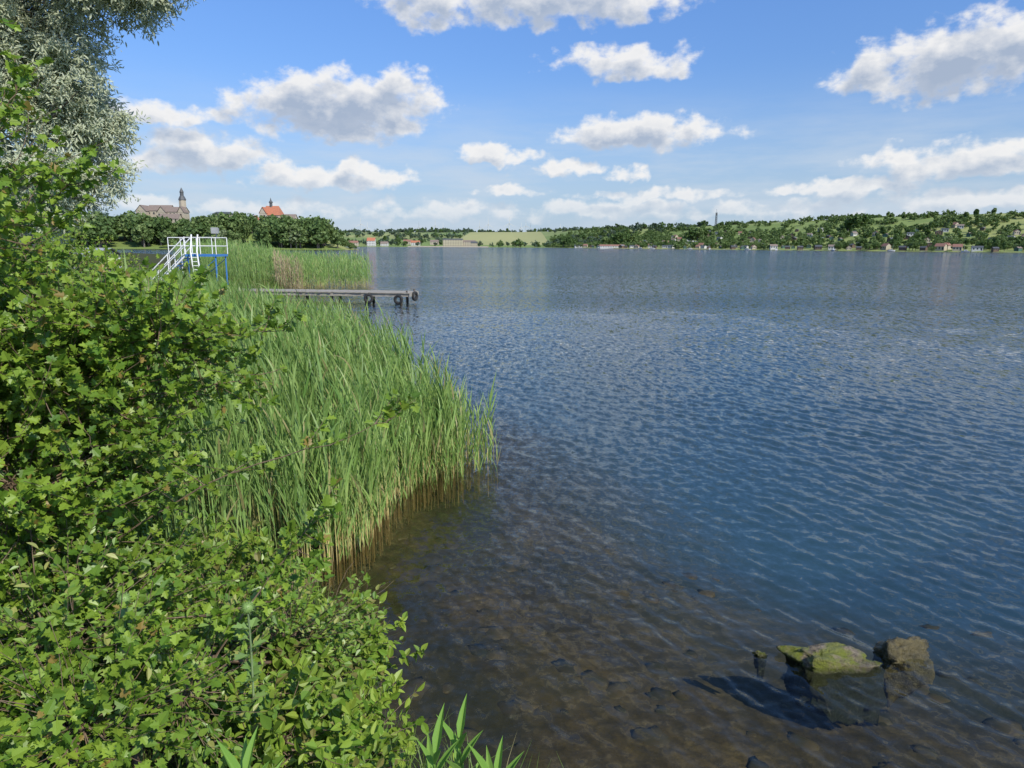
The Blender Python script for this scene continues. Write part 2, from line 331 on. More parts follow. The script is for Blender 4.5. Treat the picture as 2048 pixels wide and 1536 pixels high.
def leafy(name,ells,nsh,tpl,size,per,slen,seed,leafmat,basez,label,category,twigr=.0022,extra=(),up=.3,smin=.35,parts=('leaves','branches'),bare=0):
    rg=np.random.default_rng(seed); al=Acc(); ab=Acc()
    vol=np.array([e[1][0]*e[1][1]*e[1][2]*(e[2] if len(e)>2 else 1) for e in ells])**.8; vol/=vol.sum()
    base=np.array([ells[0][0][0],ells[0][0][1],basez])
    PL,DL,NL=[],[],[]
    for e in ells:
        c=np.array(e[0],float); b=base+(c-base)*np.array([.5,.5,0])+rg.normal(0,.04,3)
        mid=(b+c)/2+rg.normal(0,.08,3); path=np.array([b,b*.6+mid*.4,mid,(mid+c)/2+rg.normal(0,.03,3),c])
        tube(ab,path,np.linspace(twigr*7,twigr*3,5),6)
    for s in range(nsh):
        e=ells[rg.choice(len(ells),p=vol)]; c=np.array(e[0],float); r=np.array(e[1],float)
        dv=norm(rg.normal(0,1,3)); Lr=slen*rg.uniform(.6,1.3)
        fr=rg.uniform(smin,1.0)-Lr/ r.mean()*.55; fr=max(fr,.05)
        P0=c+dv*r*fr; d=norm(dv*r)+np.array([0,0,up])+rg.normal(0,.35,3)
        path=shoot(P0,d,Lr,6,.2,rg)
        tube(ab,path,np.linspace(twigr,twigr*.4,6),4,cap=False)
        if rg.random()<.22: 
            q=c+(P0-c)*.3+rg.normal(0,.04,3); tube(ab,np.array([c,(c+q)/2+rg.normal(0,.03,3),q,P0]),np.linspace(twigr*2.5,twigr,4),4,cap=False)
        if rg.random()<bare: continue
        p_,d_,n_=leaves_on(path,max(3,int(per*rg.uniform(.4,1.4))),rg); PL.append(p_);DL.append(d_);NL.append(n_)
    for ex in extra:
        ex=np.array(ex,float); tt=np.linspace(0,len(ex)-1,14); pth=np.stack([np.interp(tt,range(len(ex)),ex[:,i]) for i in range(3)],-1)+rg.normal(0,.008,(14,3))
        tube(ab,pth,np.linspace(twigr*1.8,twigr*.6,14),5)
        p_,d_,n_=leaves_on(pth,per,rg); PL.append(p_);DL.append(d_);NL.append(n_)
        for j in range(9):
            q=pth[rg.integers(4,14)]; pp=shoot(q,(pth[-1]-pth[0])*.5+rg.normal(0,.5,3),slen*.45,5,.2,rg); tube(ab,pp,np.linspace(twigr,twigr*.4,5),4,cap=False)
            p_,d_,n_=leaves_on(pp,per//2,rg); PL.append(p_);DL.append(d_);NL.append(n_)
    PL,DL,NL=map(np.concatenate,(PL,DL,NL)); ok=np.linalg.norm(PL-np.array([0,0,3]),axis=1)>1.2; PL,DL,NL=PL[ok],DL[ok],NL[ok]
    put_leaves(al,tpl,PL,DL,NL,size*rg.uniform(.45,1.4,len(PL)),0)
    o=empty(name,tuple(base),label=label,category=category)
    for ac,nm,mt in((al,parts[0],leafmat),(ab,parts[1],m_twig)):
        c=ac.obj(nm,[mt]); c.parent=o; c.matrix_parent_inverse=Matrix.Translation(-Vector(base))
    return o
leafy('hawthorn_bush',[((-2.60,2.9,3.15),(.62,.8,.98)),((-2.12,3.05,2.40),(.80,.7,.42),1.3),((-2.1,2.75,1.95),(.76,.7,.56)),((-1.85,2.7,1.35),(.68,.6,.38)),((-1.5,2.1,1.36),(.46,.4,.32)),((-2.35,2.2,2.7),(.45,.6,.85)),((-3.6,4.2,2.4),(1.0,1.0,1.0)),((-1.64,3.1,2.56),(.54,.45,.20))],
 2700,haw,.043,30,.38,11,m_haw,1.1,'dense green hawthorn bush with lobed leaves and reddish twigs','bush',bare=.08,
 extra=[[(-1.9,2.8,1.6),(-1.3,2.85,2.0),(-.85,2.95,2.12),(-.55,3.0,2.22)],[(-1.3,2.4,1.2),(-1.05,2.5,1.6),(-.85,2.6,1.85),(-.72,2.65,2.05)],
 [(-2,3,2.5),(-1.5,3.05,2.60),(-1.05,3.1,2.62)],[(-2.3,3,3.0),(-1.95,3.0,3.2),(-1.8,3.0,3.3)],[(-1.6,2.5,1.5),(-1.1,2.6,1.5),(-.8,2.7,1.6)],[(-2.6,2.9,3.4),(-2.2,2.95,3.8),(-2.1,3.0,4.05)],[(-2.5,2.9,3.2),(-2.1,2.95,3.5),(-1.98,3.0,3.7)],[(-2,3,2.3),(-1.4,3.05,2.35),(-1.05,3.1,2.45)]])
leafy('bramble_bush',[((-1.75,2.35,1.55),(.5,.4,.3)),((-1.9,3.1,2.0),(.55,.4,.4)),((-1.2,3.3,.95),(.55,.4,.35)),((-1.3,2.4,1.25),(.4,.35,.25))],420,ova,.036,18,.42,17,m_bram,1.1,'straggling bramble with small oval leaves and thin canes','bush',bare=.12,twigr=.002,smin=.5)
leafy('dogwood_bush',[((-1.02,3.75,.54),(.40,.42,.36)),((-1.3,3.2,.78),(.52,.5,.34)),((-.78,2.95,.58),(.34,.33,.25)),((-1.0,2.55,.92),(.48,.42,.26)),((-1.8,3.9,.85),(.6,.5,.42)),((-.42,2.62,.5),(.25,.22,.16))],
 760,ova,.054,19,.24,12,m_young,.5,'low yellow-green dogwood bush hanging over the bank edge','bush',bare=.08)
leafy('elder_shrub',[((-3.5,5.2,1.7),(1.2,.9,.8)),((-4.9,6.8,1.7),(1.5,1.2,.9)),((-2.7,4.4,1.4),(.6,.6,.6))],820,ova,.07,18,.4,13,m_haw,1.0,'green shrub behind the hawthorn on the bank','bush')
for i,(x,y,hh) in enumerate([(-8.3,10.5,2.8),(-11.2,15,3.1),(-14.3,20,3.1),(-18.0,28,2.9),(-20.3,33,3.1),(-29,44,3.6)]):
    gz=H(x,y); leafy('shrub',[((x,y,gz+hh*.45),(hh*.7,hh*.6,hh*.5)),((x+.9,y+.4,gz+hh*.3),(hh*.5,hh*.5,hh*.33)),((x-1.4,y-.3,gz+hh*.5),(hh*.6,hh*.5,hh*.45))],420,ova,.13,16,.6,20+i,m_haw if i%2 else m_young,gz,'rounded green shrub growing on the lake bank','shrub',twigr=.006)
# ---- lance leaf plants
def lance_plant(x,y,hh,n,seed):
    rg=np.random.default_rng(seed); gz=H(x,y); a=Acc(); st=Acc()
    path=shoot(np.array([x,y,gz-.03]),np.array([.05,.05,1]),hh,7,.1,rg,.04); tube(st,path,np.linspace(.006,.002,7),6)
    t=np.linspace(1.5,5.95,n); i=t.astype(int); P_=path[i]+(path[np.minimum(i+1,6)]-path[i])*(t-i)[:,None]
    an=np.arange(n)*2.4; D=norm(np.stack([np.cos(an)*.55,np.sin(an)*.55,.6+.18*t],-1)); N=norm(np.stack([-np.cos(an)*.7,-np.sin(an)*.7,np.full(n,.8)],-1))
    put_leaves(a,lan,P_,D,N,rg.uniform(.16,.25,n)*(1.2-.06*t),0)
    o=empty('willowherb_plant',(x,y,gz),label='tall herb with long pointed bright green leaves',category='plant',group='leafy herbs on the bank')
    for ac,nm,mt in((a,'leaves',m_lance),(st,'stem',m_lance)):
        c=ac.obj(nm,[mt]); c.parent=o; c.matrix_parent_inverse=Matrix.Translation(-Vector((x,y,gz)))
for i,(x,y,hh) in enumerate([(-.20,2.32,.60),(-.06,2.24,.50),(-.32,2.26,.52),(-.9,1.95,.42)]): lance_plant(x,y,hh,12,40+i)
# ---- thistles
m_this=foliage('thistle_green',(.13,.23,.06),(.20,.31,.09),trans=.1); m_thstem=plain('thistle_stem',(.24,.32,.15),(.17,.24,.11),40)
def ico(sub,rad=1.):
    import bmesh
    bm=bmesh.new(); bmesh.ops.create_icosphere(bm,subdivisions=sub,radius=rad); V=np.array([v.co[:] for v in bm.verts]); F=np.array([[v.index for v in f.verts] for f in bm.faces]); bm.free(); return V,F
for j,(x,y,z_,r) in enumerate([(-1.02,2.42,1.62,.026),(-1.42,2.3,1.72,.025)]):
    gz=H(x,y); o=empty('globe_thistle',(x,y,gz),label='globe thistle with round spiny head on green stem',category='thistle',group='globe thistles on the bank')
    a=Acc(); V,F=ico(3); a.add(V*r*.85+np.array([x,y,z_]),F); V2,_=ico(3); Vn=norm(V2)
    for v in Vn[::2]:
        s=norm(np.cross(v,[.3,.2,.9])); b=np.cross(v,s); c0=v*r*.8+np.array([x,y,z_]); a.add([c0+s*.0016,c0-s*.0008+b*.0014,c0-s*.0008-b*.0014,c0+v*r*.42],[[0,1,3],[1,2,3],[2,0,3]])
    h_=a.obj('flower_head',[m_this]); h_.parent=o; h_.matrix_parent_inverse=Matrix.Translation(-Vector((x,y,gz)))
    a=Acc(); tube(a,[(x-.1,y+.1,gz-.02),(x-.05,y+.1,gz+.3),(x-.02,y+.05,z_-.2),(x,y,z_-r*.8)],[.006,.005,.004,.004],6)
    rg=np.random.default_rng(50+j); n=22; t=rg.uniform(.2,.97,n); Pn=np.stack([x-.1+.1*t,np.full(n,y+.1)-.08*t,gz+.05+(z_-gz-.12)*t],-1); an=rg.random(n)*6.28
    st=a.obj('stem',[m_thstem]); st.parent=o; st.matrix_parent_inverse=Matrix.Translation(-Vector((x,y,gz)))
    a=Acc(); put_leaves(a,haw,Pn,np.stack([np.cos(an),np.sin(an),np.full(n,.5)],-1),np.stack([-.5*np.cos(an),-.5*np.sin(an),np.ones(n)],-1),rg.uniform(.07,.12,n)*(1.1-.4*t),0)
    lf=a.obj('leaves',[m_this]); lf.parent=o; lf.matrix_parent_inverse=Matrix.Translation(-Vector((x,y,gz)))
# ------------------------------------------------------------------ grass
def inpoly(px,py,poly):
    ins=np.zeros(px.shape,bool); n=len(poly)
    for i in range(n):
        ax,ay=poly[i]; bx,by=poly[(i+1)%n]
        if ay!=by: ins^=((ay>py)!=(by>py))&(px<(bx-ax)*(py-ay)/(by-ay)+ax)
    return ins
def blade_tpl(bend,w):
    V=[];n=4
    for i in range(n+1):
        t=i/n; ww=w*(1-t**1.6)+.0005; V+= [[-ww,bend*t*t,t*(1-.25*bend*t)],[ww,bend*t*t,t*(1-.25*bend*t)]]
    return np.array(V),np.array([[2*i,2*i+1,2*i+3,2*i+2] for i in range(n)])
def grass(name,x,y,hmin,hmax,w,mats,sd=5):
    rg=np.random.default_rng(sd); z_=height(x,y); a=Acc(); ti=rg.integers(0,5,len(x))
    for t in range(5):
        V,F=blade_tpl([.15,.3,.5,.7,.9][t],w); m=ti==t; n=m.sum()
        inst(a,V,F,np.stack([x[m],y[m],z_[m]-.02],-1),rotz(rg.random(n)*6.28),rg.uniform(hmin,hmax,n),0)
    return a.obj(name,mats,kind='stuff')
rg=np.random.default_rng(1)
x=rg.uniform(-6,5,50000); y=rg.uniform(-.5,9,50000); s=sdist(x,y); m=(s<-.02)&(x<1.5); grass('grass',x[m],y[m],.12,.42,.010,[m_grass])
x=rg.uniform(-34,-6,60000); y=rg.uniform(9,60,60000); s=sdist(x,y); m=(s<.1); grass('grass',x[m],y[m],.2,.6,.022,[m_grass],sd=6)
# ------------------------------------------------------------------ reeds
def reed_tpl(rg,nl,seg,H_=2.0,bare=.35,wd=.012):
    a=Acc(); lean=rg.uniform(.0,.08); la=math.pi+rg.normal(0,.8); tt=np.linspace(0,1,6)
    P_=np.stack([math.cos(la)*lean*tt**2,math.sin(la)*lean*tt**2*.6,tt],-1)*H_
    tube(a,P_,np.linspace(.0055,.002,6),3,1,cap=False)
    for i in range(nl):
        t=bare+(1-bare)*(i+rg.random()*.6)/nl; t=min(t,1)
        f=t*5; b=min(int(f),4); p0=P_[b]+(P_[b+1]-P_[b])*(f-b)
        an=(math.pi if rg.random()<.6 else 0)+rg.normal(0,.9); ln=rg.uniform(.24,.42)*(1.1-.45*abs(t-.6))
        d=np.array([math.cos(an)*.28,math.sin(an)*.28,1.0]); pts=[p0]; dr=rg.choice([rg.uniform(.0,.05),rg.uniform(.12,.35)],p=[.8,.2])
        for s_ in range(seg):
            d=d/np.linalg.norm(d); pts.append(pts[-1]+d*ln/seg); d=d+np.array([-.04+math.cos(an)*.05,math.sin(an)*.05,-dr])
        pts=np.array(pts); sd_=norm(np.cross(np.gradient(pts,axis=0),np.array([math.cos(an+1.57+rg.normal(0,.6)),math.sin(an+1.57),.2]))); 
        sd_=norm(np.cross(np.gradient(pts,axis=0),sd_)) if rg.random()<.6 else sd_
        ww=wd*np.array([.6]+[1-.97*((j+.0)/seg)**1.5 for j in range(1,seg+1)])[:,None]
        V=np.empty((2*(seg+1),3)); V[0::2]=pts-sd_*ww; V[1::2]=pts+sd_*ww
        a.add(V,[[2*j,2*j+1,2*j+3,2*j+2] for j in range(seg)],0)
    V=np.concatenate(a.V); by={}
    for f,m in a.F: by.setdefault((f.shape[1],m),[]).append(f)
    return V,[(np.concatenate(v),k_[1]) for k_,v in by.items()]
def reedbed(name,poly,n,tpls,hs,mats,seed,dens=None):
    rg=np.random.default_rng(seed); poly=np.array(poly); lo,hi=poly.min(0),poly.max(0)
    x=rg.uniform(lo[0],hi[0],n*4); y=rg.uniform(lo[1],hi[1],n*4); m=inpoly(x,y,poly)
    if dens is not None: m&=rg.random(len(x))<dens(x,y)
    x,y=x[m][:n],y[m][:n]; z_=np.maximum(height(x,y),-.35)-.02; a=Acc(); ti=rg.integers(0,len(tpls),len(x))
    for t,(V,Fs) in enumerate(tpls):
        m=ti==t; c=m.sum()
        if c: inst(a,V,Fs,np.stack([x[m],y[m],z_[m]],-1),rotz(rg.normal(0,.6,c)),rg.uniform(hs[0],hs[1],c)*(.95+.11*np.sin(x[m]*2.1+y[m]*.9)*np.cos(y[m]*2.1)))
    return a.obj(name,mats,kind='stuff')
rg=np.random.default_rng(9); tp=[reed_tpl(rg,10,5,H_=1.62,wd=.0115,bare=.30) for _ in range(24)]
P1=[(-1.75,5.4),(-1.5,6.6),(-1.45,7.6),(-1.2,8.6),(-.8,8.9),(-.85,9.6),(-1.25,10.6),(-2.0,13.0),(-3.2,16.5),(-5.2,20),(-8.2,23),(-11,24.5),(-12,22),(-9.5,16),(-6.5,11),(-4.5,7.5),(-3.6,4.6),(-2.3,4.5)]
reedbed('reed_bed',P1,5400,tp,(.64,1.2),[m_reed,m_stem],4,dens=lambda x,y: np.where(y<13,1,.6))
tps=[reed_tpl(rg,7,4,H_=1.15,bare=.3) for _ in range(8)]
reedbed('reed_fringe',[(-1.4,8.2),(-.8,8.4),(-.35,8.75),(-.02,9.2),(-.3,9.6),(-1.0,10.4),(-1.3,10)],200,tps,(.55,1.2),[m_reed2,m_stem],5,dens=lambda x,y: np.clip(.12-x*1.1,.08,1))
reedbed('reed_edge',[(-1.9,5.6),(-1.45,6.4),(-1.3,7.6),(-1.05,8.7),(-.75,9.3),(-.95,10.2),(-1.3,10),(-1.3,8.6),(-1.6,7)],380,tps,(.5,1.3),[m_reed2,m_stem],6)
tf=[reed_tpl(rg,7,3,H_=2.45,bare=.25,wd=.024) for _ in range(10)]
P2=[(-9.6,48),(-10.6,52),(-13,60),(-18,74),(-26,92),(-42,122),(-62,130),(-45,92),(-31,68),(-24,52),(-18,44.5),(-12.5,45.4)]
reedbed('reed_bed',P2,10000,tf,(.85,1.15),[m_reed,m_stem],7,dens=lambda x,y: np.where(y<60,1,.4))
reedbed('dry_reed_patch',[(-15.5,45.0),(-13.8,45.0),(-15,50),(-18,52)],320,tf,(.75,1.0),[m_dry,m_dry],8)
# ------------------------------------------------------------------ silver willow
def willow():
    rg=np.random.default_rng(21); base=np.array([-12.2,15.5,H(-12.2,15.5)]); al,ab=Acc(),Acc()
    trunk=np.array([base+[0,0,-.2],base+[.3,-.2,1.8],base+[.5,-.5,3.6],base+[.9,-.8,5.2],base+[1.2,-1,7.5]]); tube(ab,trunk,[.38,.3,.24,.17,.09],10)
    lobes=[((-8.5,14,8.0),(2.3,1.5,1.3)),((-9.0,14,5.6),(1.8,1.3,1.2)),((-9.4,14,6.7),(1.7,1.3,1.2)),((-11,14.3,7.2),(1.8,1.5,1.8)),((-12,14.8,4.4),(1.8,1.5,1.4)),((-9.5,14,4.1),(1.8,1.2,1.0)),((-11.8,14.8,8.8),(2.2,1.6,1.5)),((-7.2,13.8,7.9),(1.3,1.1,.85))]
    PL,DL,NL=[],[],[]
    for c,r in lobes:
        c=np.array(c); s=trunk[rg.integers(2,4)]; m=(s+c)/2+np.array([0,0,.5]); tube(ab,[s,(s+m)/2+rg.normal(0,.1,3),m,(m+c)/2,c],[.10,.08,.06,.045,.03],7)
        for j in range(16):
            d=norm(rg.normal(0,1,3)); e_=c+d*np.array(r)*.85; tube(ab,[c,c+(e_-c)*.35+rg.normal(0,.15,3),c+(e_-c)*.7+rg.normal(0,.12,3),e_],[.035,.022,.014,.006],5,cap=False)
    subs=[]
    for c,r in lobes:
        for j in range(20): subs.append((np.array(c)+norm(rg.normal(0,1,3))*np.array(r)*rg.uniform(.15,.8),np.array(r)*rg.uniform(.22,.36)))
    for s in range(5600):
        c,r=subs[rg.integers(len(subs))]; d=norm(rg.normal(0,1,3)); q=c+d*r*rg.uniform(.2,.9)
        pth=shoot(q,d+np.array([.2,0,.15]),rg.uniform(.25,.55),5,-.5,rg,.2)
        if s%2: tube(ab,pth,np.linspace(.005,.002,5),3,cap=False)
        a_,b_,c_=leaves_on(pth,34,rg,bias=np.array([0,-.2,.6]),sunb=1.3); PL.append(a_+rg.normal(0,.05,a_.shape)); DL.append(b_); NL.append(c_)
    PL,DL,NL=map(np.concatenate,(PL,DL,NL)); put_leaves(al,nar,PL,DL,NL,rg.uniform(.065,.13,len(PL)),0)
    o=empty('silver_willow_tree',tuple(base),label='tall silvery-leaved willow tree leaning over the shore',category='tree')
    for ac,nm,mt in((al,'crown',m_silver),(ab,'trunk',m_bark)):
        c=ac.obj(nm,[mt],nm=='trunk'); c.parent=o; c.matrix_parent_inverse=Matrix.Translation(-Vector(base))
willow()
# ------------------------------------------------------------------ rocks
m_rock,k,out=newmat('mossy_rock'); gm=k.n('ShaderNodeNewGeometry'); Pp=gm.outputs['Position']; s=k.n('ShaderNodeSeparateXYZ'); k.l(Pp,s.inputs[0])
c=k.mix(k.mr(k.noise(Pp,14,7,.7),.35,.65),(.34,.27,.18),(.09,.07,.045))
mm=k.math('MULTIPLY',k.mr(k.noise(Pp,8,5),.40,.54),k.mr(s.outputs[2],.17,.08,.3,1)); c=k.mix(mm,c,(.17,.19,.02)); c=k.mix(k.mr(s.outputs[2],.05,.0),c,(.03,.033,.012))
p=k.n('ShaderNodeBsdfPrincipled'); k.l(c,p.inputs['Base Color']); k.l(k.mr(s.outputs[2],.0,.12,.15,.55),p.inputs['Roughness'])
b=k.n('ShaderNodeBump'); b.inputs['Distance'].default_value=.05; b.inputs['Strength'].default_value=1; k.l(k.noise(Pp,30,8,.7),b.inputs['Height']); k.l(b.outputs[0],p.inputs['Normal']); k.l(p.outputs[0],out.inputs[0])
m_rockd=plain('dark_wet_rock',(.15,.12,.05),(.045,.04,.02),14,.3,1.0)
def rock(c,s,seed,label,mt=None,name='shore_rock',fr=.34):
    V,F=ico(5); rs=np.random.default_rng(seed)
    for i in range(18):
        n=norm(rs.normal(0,1,3)); dlt=rs.uniform(.5,.82); t=V@n; V=V-np.maximum(t-dlt,0)[:,None]*n
    V=np.array([np.array(v)*(1+fr*mnoise.fractal(Vector(v)*2.2+Vector((seed,0,0)),.8,2.1,6)+.04*mnoise.noise(Vector(v)*14)) for v in V])*np.array(s)
    V[:,2]=np.where(V[:,2]<0,V[:,2]*4.0,V[:,2])
    a=Acc(); a.add(V,F); o=a.obj(name,[mt or m_rock],True,label=label,category='rock'); o.location=c
rock((2.34,4.52,-.01),(.46,.24,.15),3,'mossy boulder with green algae breaking the water surface',fr=.26)
rock((2.91,4.64,-.01),(.27,.15,.13),21,'small dark wet rock standing in shallow water',m_rockd)
rock((1.88,4.62,-.01),(.07,.05,.045),12,'tiny algae covered stone barely above the water')
a=Acc(); rs=np.random.default_rng(5); V,F=ico(2)
for t in range(8):
    Vt=np.array([np.array(v)*(1+.6*mnoise.noise(Vector(v)*1.5+Vector((t*5,0,0)))) for v in V])*np.array([1,.8,.22])
    n=55; x=rs.uniform(-2,5.5,n); y=rs.uniform(2,8,n); s=sdist(x,y); m=(s>.05)&(rs.random(n)<np.exp(-np.clip(s-1.,0,9)/1.8)); n=m.sum()
    sz=rs.uniform(.04,.16,n)
    zz=height(x[m],y[m])-sz*.08
    inst(a,Vt,F,np.stack([x[m],y[m],zz],-1),rotz(rs.random(n)*6.28),sz)
m_peb=foliage('stone_bed',(.075,.055,.026),(.035,.028,.014),trans=0,clump=8,dark=.4,spec=.1); a.obj('pebbles',[m_peb],True,kind='stuff')
# ------------------------------------------------------------------ dock
m_wood=plain('weathered_wood',(.36,.33,.28),(.23,.205,.17),5,.85,.4); m_wdark=plain('dark_pile_wood',(.11,.09,.07),(.05,.045,.04),6,.8,.4); m_rub=plain('tyre_rubber',(.03,.03,.03),(.02,.02,.02),8,.8)
O=np.array([-5.3,36.7]); E=np.array([-15.6,38.0]); dv=E-O; Ld=np.linalg.norm(dv); rz=math.atan2(dv[1],dv[0]); ux=dv/Ld; uy=np.array([-ux[1],ux[0]])
dock=empty('wooden_dock',(O[0],O[1],0),label='weathered grey-brown wooden jetty on dark piles with plank deck',category='jetty')
inv=Matrix.Translation(-Vector((O[0],O[1],0)))
def dp(t,s,z_): q=O+ux*t+uy*s; return (q[0],q[1],z_)
a=Acc(); nP=int(Ld/.17); rs=np.random.default_rng(2)
for i in range(nP): box(a,dp((i+.5)*Ld/nP,rs.normal(0,.02),.54+rs.normal(0,.004)),(Ld/nP-.015,1.7,.045),0,rz)
c=a.obj('deck',[m_wood],parent=dock); c.matrix_parent_inverse=inv
for s in(-.72,.72):
    a=Acc(); box(a,dp(Ld/2,s,.43),(Ld,.12,.17),0,rz); c=a.obj('beam',[m_wood],parent=dock); c.matrix_parent_inverse=inv
a=Acc(); box(a,dp(-.04,0,.45),(.06,1.7,.18),0,rz); c=a.obj('end_board',[m_wood],parent=dock); c.matrix_parent_inverse=inv
for i in range(6):
    for s in(-.6,.6):
        a=Acc(); q=dp(.5+i*1.9,s,0); tube(a,[(q[0],q[1],-1.2),(q[0],q[1],.51)],.075,10); c=a.obj('pile',[m_wdark],True,parent=dock); c.matrix_parent_inverse=inv
for s in(-.7,.7):
    a=Acc(); q=dp(.15,s,0); tube(a,[(q[0],q[1],.565),(q[0],q[1],.66)],.04,8); c=a.obj('mooring_post',[m_wdark],parent=dock); c.matrix_parent_inverse=inv
def tyre(c,rz_):
    a=Acc(); n=28; mm=10; R_,r_=.19,.07
    u=np.linspace(0,2*np.pi,n,endpoint=False); v=np.linspace(0,2*np.pi,mm,endpoint=False); U,Vv=np.meshgrid(u,v,indexing='ij')
    cr=np.sign(np.cos(Vv))*np.abs(np.cos(Vv))**.7*r_; cs=np.sign(np.sin(Vv))*np.abs(np.sin(Vv))**.7*.075
    V=np.stack([(R_+cr)*np.cos(U),cs,(R_+cr)*np.sin(U)],-1).reshape(-1,3); i=np.arange(n)[:,None]; j=np.arange(mm)[None]
    F=np.stack([i*mm+j,((i+1)%n)*mm+j,((i+1)%n)*mm+(j+1)%mm,i*mm+(j+1)%mm],-1).reshape(-1,4)
    a.add(V,F); o=a.obj('tyre',[m_rub],True,label='old black rubber tyre hanging on the wooden jetty as fender',category='tyre',group='fender tyres on the jetty'); o.location=c; o.rotation_euler=(0,0,rz_)
sg=1 if uy[1]<0 else -1
tyre(dp(2.15,.96*sg,.25),rz+.1); tyre(dp(.55,.94*sg,.21),rz-.15); tyre(dp(-.17,.3*sg,.36),rz+1.3)
# ------------------------------------------------------------------ diving platform
m_blue=plain('blue_paint',(.05,.19,.48),(.04,.15,.38),4,.45); m_white=plain('white_paint',(.80,.80,.78),(.66,.67,.66),4,.5); m_grey=plain('grey_metal',(.35,.36,.37),(.25,.26,.27),5,.5)
SX=-.8
bx,by=-16.1+SX,38.2; gz=H(bx,by)-.1; T=empty('diving_platform',(bx,by,gz),label='blue steel diving platform with white railings and stairs',category='platform'); inv=Matrix.Translation(-Vector((bx,by,gz)))
def part(a,nm,mt,**kw): c=a.obj(nm,[mt],parent=T,**kw); c.matrix_parent_inverse=inv; return c
x0,x1,y0,y1,zp=-16.9+SX,-15.2+SX,37.5,39.0,2.4
a=Acc(); box(a,((x0+x1)/2,(y0+y1)/2,zp),(x1-x0,y1-y0,.12)); part(a,'deck',m_blue)
for x in(x0+.1,x1-.1):
    for y in(y0+.1,y1-.1):
        a=Acc(); tube(a,[(x,y,H(x,y)-.1),(x,y,zp-.06)],.042,8); part(a,'post',m_blue)
for y in (y0+.1,y1-.1):
    a=Acc(); tube(a,[(x0+.1,y,1.0),(x1-.1,y,2.2)],.02,6); part(a,'brace',m_blue)
a=Acc()
for y in(y0,y1):
    for z_ in(.5,.95): tube(a,[(x0-(1.6 if y==y1 else 0),y,zp+z_),(x1,y,zp+z_)],.024,6)
    for x in np.linspace(x0,x1,3): tube(a,[(x,y,zp+.06),(x,y,zp+.95)],.024,6)
for z_ in(.5,.95): tube(a,[(x1,y0,zp+z_),(x1,y1,zp+z_)],.024,6)
for x in(-18.5+SX,-17.8+SX): tube(a,[(x,y1,H(x,y1)),(x,y1,zp+.95)],.024,6)
part(a,'railing',m_white)
sb=np.array([-18.8+SX,37.4,gz+.05]); stp=np.array([x0,37.6,zp])
for dy in(0,.8):
    a=Acc(); tube(a,[sb+[0,dy,0],stp+[0,dy,0]],.05,6); tube(a,[sb+[0,dy,.95],stp+[0,dy,.98]],.032,6); tube(a,[sb+[0,dy,.5],stp+[0,dy,.5]],.024,6)
    for f in(0,.5,1): q=sb+(stp-sb)*f+[0,dy,0]; tube(a,[q,q+np.array([0,0,.96])],.026,6)
    part(a,'stair_railing',m_white)
for i in range(9):
    a=Acc(); q=sb+(stp-sb)*(i+.6)/9.5+[0,.4,0]; box(a,q,(.26,.74,.05)); part(a,'step',m_blue)
a=Acc()
for dx in(0,.34):
    tube(a,[(-16.4+SX+dx,37.35,zp+1.1),(-16.4+SX+dx,37.1,zp+.2),(-16.1+SX+dx,36.8,gz-.1)],.038,7)
for i in range(9):
    f=i/9; tube(a,[(-16.4+SX+.3*f,37.1-.3*f,zp+.1-(zp-gz)*f),(-16.06+SX+.3*f,37.1-.3*f,zp+.1-(zp-gz)*f)],.02,6)
part(a,'ladder',m_white)
a=Acc(); tube(a,[(x1,y0+.2,zp+.9),(x1,y0+.2,zp+1.2)],.03,6); part(a,'lamp_pole',m_grey)
a=Acc(); box(a,(x1,y0+.15,zp+1.32),(.30,.24,.26),0,.2); box(a,(x1,y0+.0,zp+1.32),(.36,.04,.32),0,.2); part(a,'floodlight',m_grey)
sx_,sy_=-25.6,42; gz=H(sx_,sy_); T2=empty('white_shed',(sx_,sy_,gz),label='small white hut with pitched roof among shrubs',category='hut'); inv2=Matrix.Translation(-Vector((sx_,sy_,gz)))
a=Acc(); box(a,(sx_,sy_,gz+.7),(2.4,2.4,1.6)); c=a.obj('wall',[m_white],parent=T2); c.matrix_parent_inverse=inv2
a=Acc(); a.add([(sx_-1.4,sy_-1.4,gz+1.48),(sx_+1.4,sy_-1.4,gz+1.48),(sx_+1.4,sy_+1.4,gz+1.48),(sx_-1.4,sy_+1.4,gz+1.48),(sx_-1.4,sy_,gz+2.0),(sx_+1.4,sy_,gz+2.0)],[[0,1,5,4],[2,3,4,5]]); b0=a.n; a.add([(sx_-1.2,sy_-1.2,gz+1.51),(sx_-1.2,sy_+1.2,gz+1.51),(sx_-1.2,sy_,gz+1.95),(sx_+1.2,sy_-1.2,gz+1.51),(sx_+1.2,sy_+1.2,gz+1.51),(sx_+1.2,sy_,gz+1.95)],[[0,1,2],[3,4,5]]); c=a.obj('roof',[m_grey],parent=T2); c.matrix_parent_inverse=inv2
a=Acc(); box(a,(sx_+.5,sy_-1.22,gz+.7),(.8,.05,1.4)); c=a.obj('door',[m_grey],parent=T2); c.matrix_parent_inverse=inv2
